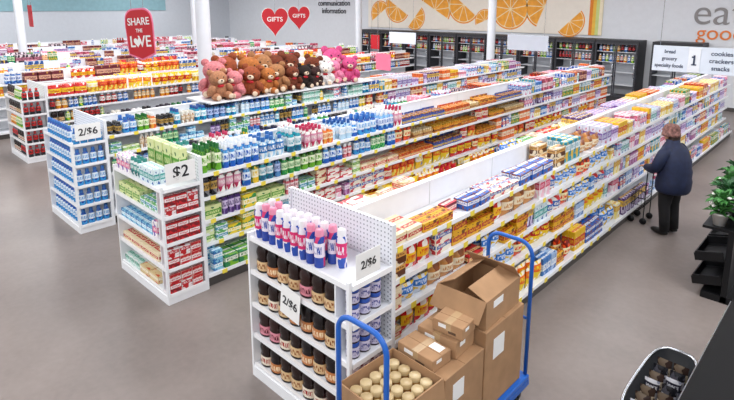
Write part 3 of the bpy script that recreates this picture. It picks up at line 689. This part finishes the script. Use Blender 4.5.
# ------------------------------------------------ stock cart with cartons
cx0,cx1,cy0,cy1=-2.34,-1.86,2.12,4.0
o=empty('stock_cart',((cx0+cx1)/2,(cy0+cy1)/2,0),'long narrow stocking cart with blue tubular end handles','stock cart')
b=MB(); b.box(cx0,cx1,cy0,cy1,.17,.22,0,.008); b.box(cx0,cx0+.04,cy0,cy1,.12,.17); b.box(cx1-.04,cx1,cy0,cy1,.12,.17); obj(b,'deck',BLUE,parent=o)
def uhandle(y,top):
    b=MB(); r=.12; pts=[(cx0+.03,y,.17),(cx0+.03,y,top-r)]
    for k in range(1,7): a=math.pi-k*math.pi/12; pts.append((cx0+.03+r+r*math.cos(a),y,top-r+r*math.sin(a)))
    for k in range(0,7): a=math.pi/2-k*math.pi/12; pts.append((cx1-.03-r+r*math.cos(a),y,top-r+r*math.sin(a)))
    pts.append((cx1-.03,y,.17)); b.tube(pts,.018,8); b.tube([(cx0+.03,y,.75),(cx1-.03,y,.75)],.013,8)
    obj(b,'handle',BLUE,parent=o)
uhandle(cy1-.02,1.44); uhandle(cy0+.02,1.46)
def wheel(x,y,r=.06):
    b=MB(); Mx=Matrix.Translation((x,y,r))@Matrix.Rotation(math.pi/2,4,'Y'); b.lathe([(0,-.018),(r*.8,-.018),(r,-.012),(r,.012),(r*.8,.018),(0,.018)],16,M=Mx)
    b.box(x-.028,x-.02,y-.02,y+.02,r-.01,.12);b.box(x+.02,x+.028,y-.02,y+.02,r-.01,.12); obj(b,'caster',BLACK,parent=o)
for x in (cx0+.05,cx1-.05):
    for y in (cy0+.12,(cy0+cy1)/2,cy1-.12): wheel(x,y)
def carton(x0,x1,y0,y1,z0,z1,rot=0,openf=None,label='brown cardboard shipping carton on the stock cart',flapang=(1.0,-.5,1.0,.6),toplab=False):
    cx,cy=(x0+x1)/2,(y0+y1)/2; o=empty('cardboard_box',(cx,cy,z0),label,'cardboard box',group='cartons on the stock cart'); 
    w,d,h=(x1-x0)/2,(y1-y0)/2,z1-z0; t=.006
    def P(b,nm,m=KRAFT):
        me=b.mesh(nm,[m]); q=bpy.data.objects.new(nm,me); COL.objects.link(q); q.parent=o; return q
    b=MB()
    if openf:
        b.box(-w,w,-d,-d+t,0,h);b.box(-w,w,d-t,d,0,h);b.box(-w,-w+t,-d+t,d-t,0,h);b.box(w-t,w,-d+t,d-t,0,h);b.box(-w+t,w-t,-d+t,d-t,0,t)
    else: b.box(-w,w,-d,d,0,h,0,.004)
    P(b,'body')
    if openf:
        fl=min(w,d)*.8
        for k,a in enumerate(flapang):
            if a is None: continue
            b=MB(); 
            if k==0: Mf=Matrix.Translation((w,0,h))@Matrix.Rotation(a,4,'Y'); b.box(0,fl,-d,d,0,t,M=Mf)
            if k==1: Mf=Matrix.Translation((-w,0,h))@Matrix.Rotation(-a,4,'Y'); b.box(-fl,0,-d,d,0,t,M=Mf)
            if k==2: Mf=Matrix.Translation((0,-d,h))@Matrix.Rotation(a,4,'X'); b.box(-w,w,-fl,0,0,t,M=Mf)
            if k==3: Mf=Matrix.Translation((0,d,h))@Matrix.Rotation(-a,4,'X'); b.box(-w,w,0,fl,0,t,M=Mf)
            P(b,'flap')
    else:
        b=MB(); b.box(-.03,.03,-d-.001,d+.001,h-.06,h+.001); P(b,'tape',TAPE)
        b=MB(); b.box(-w*.98,w*.98,-.002,.002,h,h+.0015); P(b,'seam',KRAFTD)
        if toplab: b=MB(); b.box(w*.2,w*.8,d*.1,d*.8,h+.001,h+.003); P(b,'shipping_label',PAPER)
    b=MB(); b.box(w,w+.002,-d*.6,-d*.05,h*.6,h*.85); P(b,'shipping_label',PAPER)
    b=MB(); b.box(-w*.6,-w*.1,-d-.002,-d,h*.5,h*.8); P(b,'shipping_label',PAPER)
    b=MB(); b.box(w*.05,w*.55,-d-.002,-d,h*.2,h*.4); P(b,'printed_mark',mat('carton_print','#5d4634',.7))
    o.rotation_euler=(0,0,rot); return o
carton(-2.37,-1.9,3.3,3.9,.222,.93,0,None,'tall brown cardboard shipping carton on the stock cart')
carton(-2.38,-1.93,3.32,3.87,.932,1.17,.03,True,'brown carton with half-closed flaps atop another carton',flapang=(-2.75,-2.6,.9,-2.3))
carton(-2.36,-1.9,2.77,3.28,.222,.82,0,None)
carton(-2.33,-1.98,3.0,3.26,.822,.96,.05,None,'small flat brown carton stacked on a larger carton',toplab=True)
carton(-2.34,-2.0,2.77,2.98,.822,.92,-.04,None,'small flat brown carton stacked on a larger carton',toplab=True)
carton(-2.22,-1.96,3.04,3.24,.962,1.06,.1,None,'small flat brown carton stacked on another carton')
carton(-2.36,-1.9,2.18,2.74,.222,.62,0,None)
carton(-2.37,-1.9,2.2,2.74,.622,.87,-.03,True,'open brown carton holding cream-lidded jars',flapang=(1.45,None,1.5,None))
K['cream_lid_jar']=(P_jar2,[('#a8824c','#d8c090','#7a5428','#cdb78c'),('#8a5c30','#d0b484','#6a4420','#c0a87c')],(.09,.09,.12),'glass jar with cream lid','jar')
for i in range(4):
    for j in range(5): put('cream_lid_jar',R.randrange(2),-2.29+i*.1,2.28+j*.098,.632+.075,'+X','jars in the open carton')

# ------------------------------------------------ counter, basket, plant stand
o=empty('checkout_counter',(-.1,3.6,0),'black-topped service counter with steel edge trim','counter')
bx('counter_top',-.62,.5,2.6,5.0,.97,1.02,mat('black_laminate','#08080a',.6,spec=.15),parent=o,bev=.006)
b=MB(); b.box(-.56,.45,2.66,4.95,0,.97); obj(b,'body',mat('counter_dark','#1d1e21',.5),parent=o)
bx('edge_trim',-.63,-.621,2.6,5.0,.98,1.0,CHROME,parent=o)
bcx,bcy,bz=-.81,3.82,.8
o=empty('dump_bin',(bcx,bcy,0),'dark rounded rectangular bin with chrome rim holding packages','bin')
Rx,Ry=.155,.47
def oval(z,f,n=36):
    out=[]
    for i in range(n+1):
        a=2*math.pi*i/n; c,s_=math.cos(a),math.sin(a)
        out.append((bcx+Rx*f*math.copysign(abs(c)**.6,c),bcy+Ry*f*math.copysign(abs(s_)**.6,s_),z))
    return out
b=MB(); b.tube(oval(bz,1.03),.012,6,cap=False); obj(b,'rim',CHROME,parent=o)
b=MB(); n=36; 
for (z,f) in ((.5,.85),(bz,1.0)):
    for q in oval(z,f)[:-1]: b.V.append(q)
for i in range(n): b.f([i,(i+1)%n,n+(i+1)%n,n+i],0,None,True)
b.f(list(range(n))[::-1],0); obj(b,'bowl',mat('basket_dark','#303236',.5),parent=o)
for sx_ in (-1,1):
    for sy_ in (-1,1):
        b=MB(); b.tube([(bcx+sx_*.1,bcy+sy_*.34,0),(bcx+sx_*.09,bcy+sy_*.3,.5)],.012,6); obj(b,'leg',CHROME,parent=o)
K['dark_pouch']=(proto_bag,[('#1c1c22','#b8b8c4','#4c4c54'),('#d8d8de','#2c2c38','#9094a4'),('#3a2a24','#c8b8a0','#706050')],(.1,.05,.17),'dark glossy pouch','pouch')
for i in range(2):
    for j in range(7): put('dark_pouch',R.randrange(3),bcx-.055+i*.11,bcy-.3+j*.1,.505+.13,'-Y' ,'pouches in the rounded bin',1)

sx0=-.98
o=empty('plant_display_stand',(sx0,7.6,0),'black tiered display stand with sloping bins and plants','display stand')
b=MB(); b.box(sx0,sx0+.06,6.95,8.3,0,.86); b.box(sx0-.2,sx0+.42,6.95,8.3,0,.08); obj(b,'frame',BLACK,parent=o)
for z in (.2,.5):
    for yy0 in (6.97,7.64):
        b=MB(); M2=Matrix.Translation((sx0-.005,yy0,z))@Matrix.Rotation(math.radians(-14),4,'Y')
        b.box(-.3,0,0,.6,0,.015,M=M2);b.box(-.3,-.285,0,.6,.015,.09,M=M2);b.box(-.285,0,0,.015,.015,.11,M=M2);b.box(-.285,0,.585,.6,.015,.11,M=M2)
        obj(b,'bin',BLACK,parent=o)
bx('top_shelf',sx0-.26,sx0+.37,6.95,8.3,.86,.89,BLACK,parent=o)
bx('upper_step',sx0+.07,sx0+.37,6.95,8.3,.891,1.06,BLACK,parent=o)
LEAF=mat('leaf_green','#3f7a3a',.5,var=.45,scale=9); LEAF2=mat('leaf_dark_green','#27592f',.5,var=.4,scale=9); POT=mat('white_ceramic_pot','#dcdbd8',.4); SOIL=mat('potting_soil','#3a2c22',.9); PETAL=mat('white_petals','#f0eeea',.6)
def plant(x,y,z,s,lf,flowers):
    ps=min(s,1.1)
    o=empty('potted_plant',(x,y,z),'leafy green potted plant in a white pot'+(' with white flowers' if flowers else ''),'potted plant',group='potted plants on the stand')
    b=MB(); b.lathe([(0,0),(.055,0),(.08,.12),(.085,.12),(.085,.135),(.07,.135)],14,cx=0,cy=0,M=Matrix.Translation((x,y,z))@Matrix.Scale(ps,4)); obj(b,'pot',POT,parent=o)
    b=MB(); b.lathe([(.074*ps,z+.12*ps),(0,z+.125*ps)],14,cx=x,cy=y); obj(b,'soil',SOIL,parent=o)
    b=MB()
    for k in range(120):
        a=rnd(0,6.28); el=rnd(-.1,1.45); L_=rnd(.07,.14)*s; wd=L_*.22
        hgt=rnd(0,.2)*s; rad=rnd(0,.05)*s
        base=Vector((x+rad*math.cos(a),y+rad*math.sin(a),z+.12*ps+hgt)); d=Vector((math.cos(a)*math.cos(el),math.sin(a)*math.cos(el),math.sin(el))); sd=Vector((-math.sin(a),math.cos(a),0))
        st=len(b.V); m1=base+d*L_*.35; m2=base+d*L_*.75+Vector((0,0,-.01)); tp=base+d*L_*1.1+Vector((0,0,-.04*s))
        for q in (base,m1+sd*wd,m2+sd*wd*.8,tp,m2-sd*wd*.8,m1-sd*wd): b.V.append(tuple(q))
        b.f([st,st+1,st+2,st+3,st+4,st+5],0)
    for k in range(7): 
        a=rnd(0,6.28); b.tube([(x,y,z+.12*ps),(x+.04*s*math.cos(a),y+.04*s*math.sin(a),z+.12*ps+.2*s)],.004,4)
    obj(b,'leaves',lf,parent=o)
    if flowers:
        for k in range(8):
            b=MB(); b.sph((x+rnd(-.1,.1)*s,y+rnd(-.1,.1)*s,z+rnd(.2,.34)*s),(.026,.026,.016),8,5); obj(b,'flower',PETAL,parent=o)
for (x,y,z,s,l,f) in ((-.12,7.08,.891,1.15,LEAF,1),(.23,7.1,1.061,1.3,LEAF2,0),(-.12,7.42,.891,1.3,LEAF2,0),(.23,7.45,1.061,1.4,LEAF,1),(-.12,7.78,.891,1.5,LEAF,1),(.23,7.8,1.061,1.6,LEAF2,0),(-.12,8.12,.891,1.6,LEAF2,0),(.23,8.14,1.061,1.7,LEAF,0)): plant(sx0+x,y,z,s,l,f)

# ------------------------------------------------ person
def skinmesh(name,nodes,edges,sub=2):
    me=bpy.data.meshes.new(name); me.from_pydata([n[0] for n in nodes],edges,[])
    o=bpy.data.objects.new(name,me); COL.objects.link(o)
    o.modifiers.new('s','SKIN'); sv=me.skin_vertices[0].data
    for i,n in enumerate(nodes):
        r=n[1]; sv[i].radius=r if isinstance(r,tuple) else (r,r); sv[i].use_root=(i==0)
    m=o.modifiers.new('u','SUBSURF'); m.levels=sub; m.render_levels=sub
    bpy.context.view_layer.update(); dg=bpy.context.evaluated_depsgraph_get()
    out=bpy.data.meshes.new_from_object(o.evaluated_get(dg)); bpy.data.objects.remove(o)
    for pl in out.polygons: pl.use_smooth=True
    return out
PX,PY=-2.0,8.66
per=empty('person',(PX,PY,0),'person in navy coat, knit hat and black trousers, pushing a basket','person')
per.rotation_euler=(0,0,-math.pi/2-.3); per.scale=(1.04,1.04,1.0)
nodes=[((0,0,.88),(.13,.11))];edges=[]
def chain(start,pts):
    pr=start
    for p_ in pts:
        nodes.append(p_); edges.append((pr,len(nodes)-1)); pr=len(nodes)-1
    return pr
ch=chain(0,[((0,-.01,1.05),(.13,.1)),((0,-.03,1.24),(.15,.1))])
nk=chain(ch,[((0,-.05,1.37),(.055,.055)),((0,-.085,1.45),(.075,.085)),((0,-.1,1.54),(.072,.085)),((0,-.095,1.58),(.05,.06))])
for sg in(-1,1):
    w_=chain(ch,[((sg*.16,-.03,1.29),.055),((sg*.22,-.07,1.08),.042),((sg*.15,-.29,1.0),.028),((sg*.14,-.36,.99),(.035,.018))])
    for k,(dx,ln) in enumerate(((-.027,.06),(-.009,.07),(.009,.068),(.027,.055))):
        chain(w_,[((sg*.14+dx,-.36-ln*.6,.985),.009),((sg*.14+dx,-.36-ln,.96),.008)])
    chain(w_,[((sg*(.14-.04),-.37,.97),.01),((sg*(.14-.045),-.39,.955),.009)])
    chain(0,[((sg*.1,0,.8),.085),((sg*.11,-.02,.46),.055),((sg*.11,.03,.1),.036),((sg*.12,-.1,.04),(.035,.025))])
SKIN=mat('skin','#c8967a',.6)
me=skinmesh('body',nodes,edges); me.materials.append(SKIN)
def pc(me_or_mb,nm,m=None,lb=None):
    me2=me_or_mb.mesh(nm,[m]) if isinstance(me_or_mb,MB) else me_or_mb
    q=bpy.data.objects.new(nm,me2); COL.objects.link(q); q.parent=per
    if lb: q['label']=lb
    return q
pc(me,'body')
b=MB(); b.sph((0,-.178,1.5),(.013,.02,.02),8,6); pc(b,'nose',SKIN)
for sg in (-1,1):
    b=MB(); b.sph((sg*.078,-.09,1.5),(.012,.02,.03),8,6); pc(b,'ear',SKIN)
    b=MB(); b.sph((sg*.03,-.168,1.53),(.012,.008,.008),8,6); pc(b,'eye',mat('eye_dark','#2a1c1a',.4))
b=MB(); b.sph((0,-.172,1.455),(.025,.008,.006),8,6); pc(b,'mouth',mat('lip','#8a4238',.5))
NAVY=mat('navy_quilted_fabric','#101c3c',.7,var=.25,scale=14)
b=MB(); b.loft([(0,.02,.68,.235,.2),(0,.02,.72,.255,.22),(0,.025,.85,.255,.225),(0,.025,.9,.24,.212),(0,.02,1.0,.25,.215),(0,.015,1.05,.238,.204),(0,.01,1.16,.245,.2),(0,0,1.2,.235,.188),(0,-.01,1.3,.22,.165),(0,-.03,1.37,.15,.125),(0,-.045,1.42,.092,.09),(0,-.05,1.46,.09,.09)],20)
for sg in(-1,1):
    b.tube([(sg*.14,-.02,1.33),(sg*.2,-.03,1.27),(sg*.265,-.05,1.16),(sg*.27,-.08,1.06),(sg*.24,-.16,1.01),(sg*.18,-.25,.995),(sg*.155,-.3,.99)],[.075,.088,.083,.08,.072,.062,.052],12)
pc(b,'coat',NAVY,'dark navy quilted winter coat')
b=MB(); BT=mat('black_trousers','#0f0f13',.8)
b.loft([(0,.01,.66,.19,.15),(0,.01,.86,.19,.15)],16)
for sg in(-1,1): b.tube([(sg*.09,0,.76),(sg*.1,-.01,.6),(sg*.11,-.01,.46),(sg*.11,.015,.25),(sg*.11,.03,.07)],[.105,.095,.078,.07,.066],12)
pc(b,'trousers',BT)
for sg in(-1,1):
    b=MB(); b.sph((sg*.115,-.04,.052),(.05,.135,.05),12,8); b.sph((sg*.11,.03,.09),(.048,.055,.06),12,8); pc(b,'shoe',mat('black_leather','#131315',.4))
b=MB(); HAT=mat('knit_hat_brown','#7a5650',.95,var=.6,scale=30)
b.lathe([(0,1.69),(.06,1.68),(.092,1.65),(.108,1.6),(.11,1.55),(.117,1.55),(.117,1.505),(.1,1.505)],18,sy=1.08,cy=-.085); pc(b,'hat',HAT,'brown and pink knit hat')
b=MB(); b.sph((0,-.035,1.475),(.092,.075,.09),12,8); pc(b,'hair',mat('dark_brown_hair','#2c1c16',.8))
bxx,byy=-2.47,8.93
o=empty('wheeled_basket',(bxx,byy,0),'small black wire wheeled shopping basket','shopping basket')
b=MB(); x0,x1,y0,y1=bxx-.1,bxx+.1,byy-.16,byy+.16
for z in (.3,.42,.54): b.tube([(x0,y0,z),(x1,y0,z),(x1,y1,z),(x0,y1,z),(x0,y0,z)],.005,5)
for k in range(5):
    x=x0+(x1-x0)*k/4
    for y in (y0,y1): b.tube([(x,y,.3),(x,y,.54)],.003,5)
for k in range(1,5):
    y=y0+(y1-y0)*k/5
    b.tube([(x0,y,.54),(x0,y,.3),(x1,y,.3),(x1,y,.54)],.003,5)
obj(b,'basket',BLACK,parent=o)
b=MB(); b.tube([(x1,y0,.1),(x1,y0,.96),(x1,y1,.96),(x1,y1,.1)],.008,8); b.tube([(x0+.02,y0,.12),(x1,y0,.3)],.007,6); b.tube([(x0+.02,y1,.12),(x1,y1,.3)],.007,6); obj(b,'frame',BLACK,parent=o)
for x in (x0+.02,x1):
    for y in (y0,y1):
        b=MB(); b.lathe([(0,-.015),(.05,-.015),(.05,.015),(0,.015)],14,M=Matrix.Translation((x,y,.05))@Matrix.Rotation(math.pi/2,4,'X')); obj(b,'wheel',BLACK,parent=o)

# ------------------------------------------------ realise products
NAMECAP=300
byk={}
for r_ in PL: byk.setdefault(r_[0],[]).append(r_)
whole={}
for kind,L_ in byk.items():
    L_.sort(key=lambda r:math.hypot(r[2][0],r[2][1])+r[7])
    near,farl=L_[:NAMECAP],L_[NAMECAP:]
    for (k,vi,loc,face,sz,grp,rj,pen) in near:
        pr=proto(k,vi); dist=math.hypot(loc[0],loc[1])
        split=k in('syrup_bottle','preserves_jar','whipped_topping_can','cream_lid_jar') and dist<6 and len(pr)>1
        key=(k,vi,split)
        if key not in whole:
            if split: whole[key]=[pp[1].mesh(pp[0],pp[2]) for pp in pr]
            else:
                b=MB(); ms=[]
                for nm,mb,mm in pr:
                    o0=len(b.V); b.V+=mb.V; b.F+=[tuple(i+o0 for i in f) for f in mb.F]; b.M+=[len(ms)]*len(mb.F); b.U+=mb.U; b.S+=mb.S; ms+=mm
                whole[key]=[b.mesh(k,ms)]
        if split:
            o=bpy.data.objects.new(k,None); COL.objects.link(o)
            for nm,mm in zip(('body','lid' if 'jar' in k else 'cap'),whole[key]):
                c=bpy.data.objects.new(nm,mm); COL.objects.link(c); c.parent=o
        else:
            o=bpy.data.objects.new(k,whole[key][0]); COL.objects.link(o)
        o.location=loc; o.rotation_euler=(0,0,ROT[face]+(rj or 0)); o.scale=sz
        where=' in a container' if ('jars in' in grp or 'bin' in grp or 'opened box' in grp) else (' in a cooler' if 'refrig' in grp else ' on white shelf')
        o['label']=K[k][3]+where
        o['category']=K[k][4]; o['group']=grp
    if farl:
        V=[];F=[];MI=[];U=[];S=[];ms=[];mi={}
        for (k,vi,loc,face,sz,grp,rj,pen) in farl:
            T=Matrix.Translation(loc)@Matrix.Rotation(ROT[face]+(rj or 0),4,'Z')@Matrix.Diagonal((*sz,1))
            for nm,mb,mm in proto(k,vi):
                m=mm[0]
                if m.name not in mi: mi[m.name]=len(ms); ms.append(m)
                o0=len(V); V+=[tuple(T@Vector(v)) for v in mb.V]; F+=[tuple(i+o0 for i in f) for f in mb.F]; MI+=[mi[m.name]]*len(mb.F); U+=mb.U; S+=mb.S
        b=MB(); b.V,b.F,b.M,b.U,b.S=V,F,MI,U,S
        obj(b,kind,ms,label=K[kind][3]+' rows filling distant shelves',cat=K[kind][4],kind='stuff')

# ------------------------------------------------ lights
w=bpy.data.worlds.new('world'); sc.world=w; w.use_nodes=True
w.node_tree.nodes['Background'].inputs[0].default_value=(.95,.97,1,1); w.node_tree.nodes['Background'].inputs[1].default_value=.6
for ix in range(5):
    for iy in range(3):
        l=bpy.data.lights.new('ceiling_lamp','AREA'); l.shape='RECTANGLE'; l.size=5.5; l.size_y=3; l.energy=330; l.color=(.98,.985,1)
        q=bpy.data.objects.new('ceiling_lamp',l); COL.objects.link(q); q.location=(-28+ix*7.4,-2+iy*8,ZC-.1)
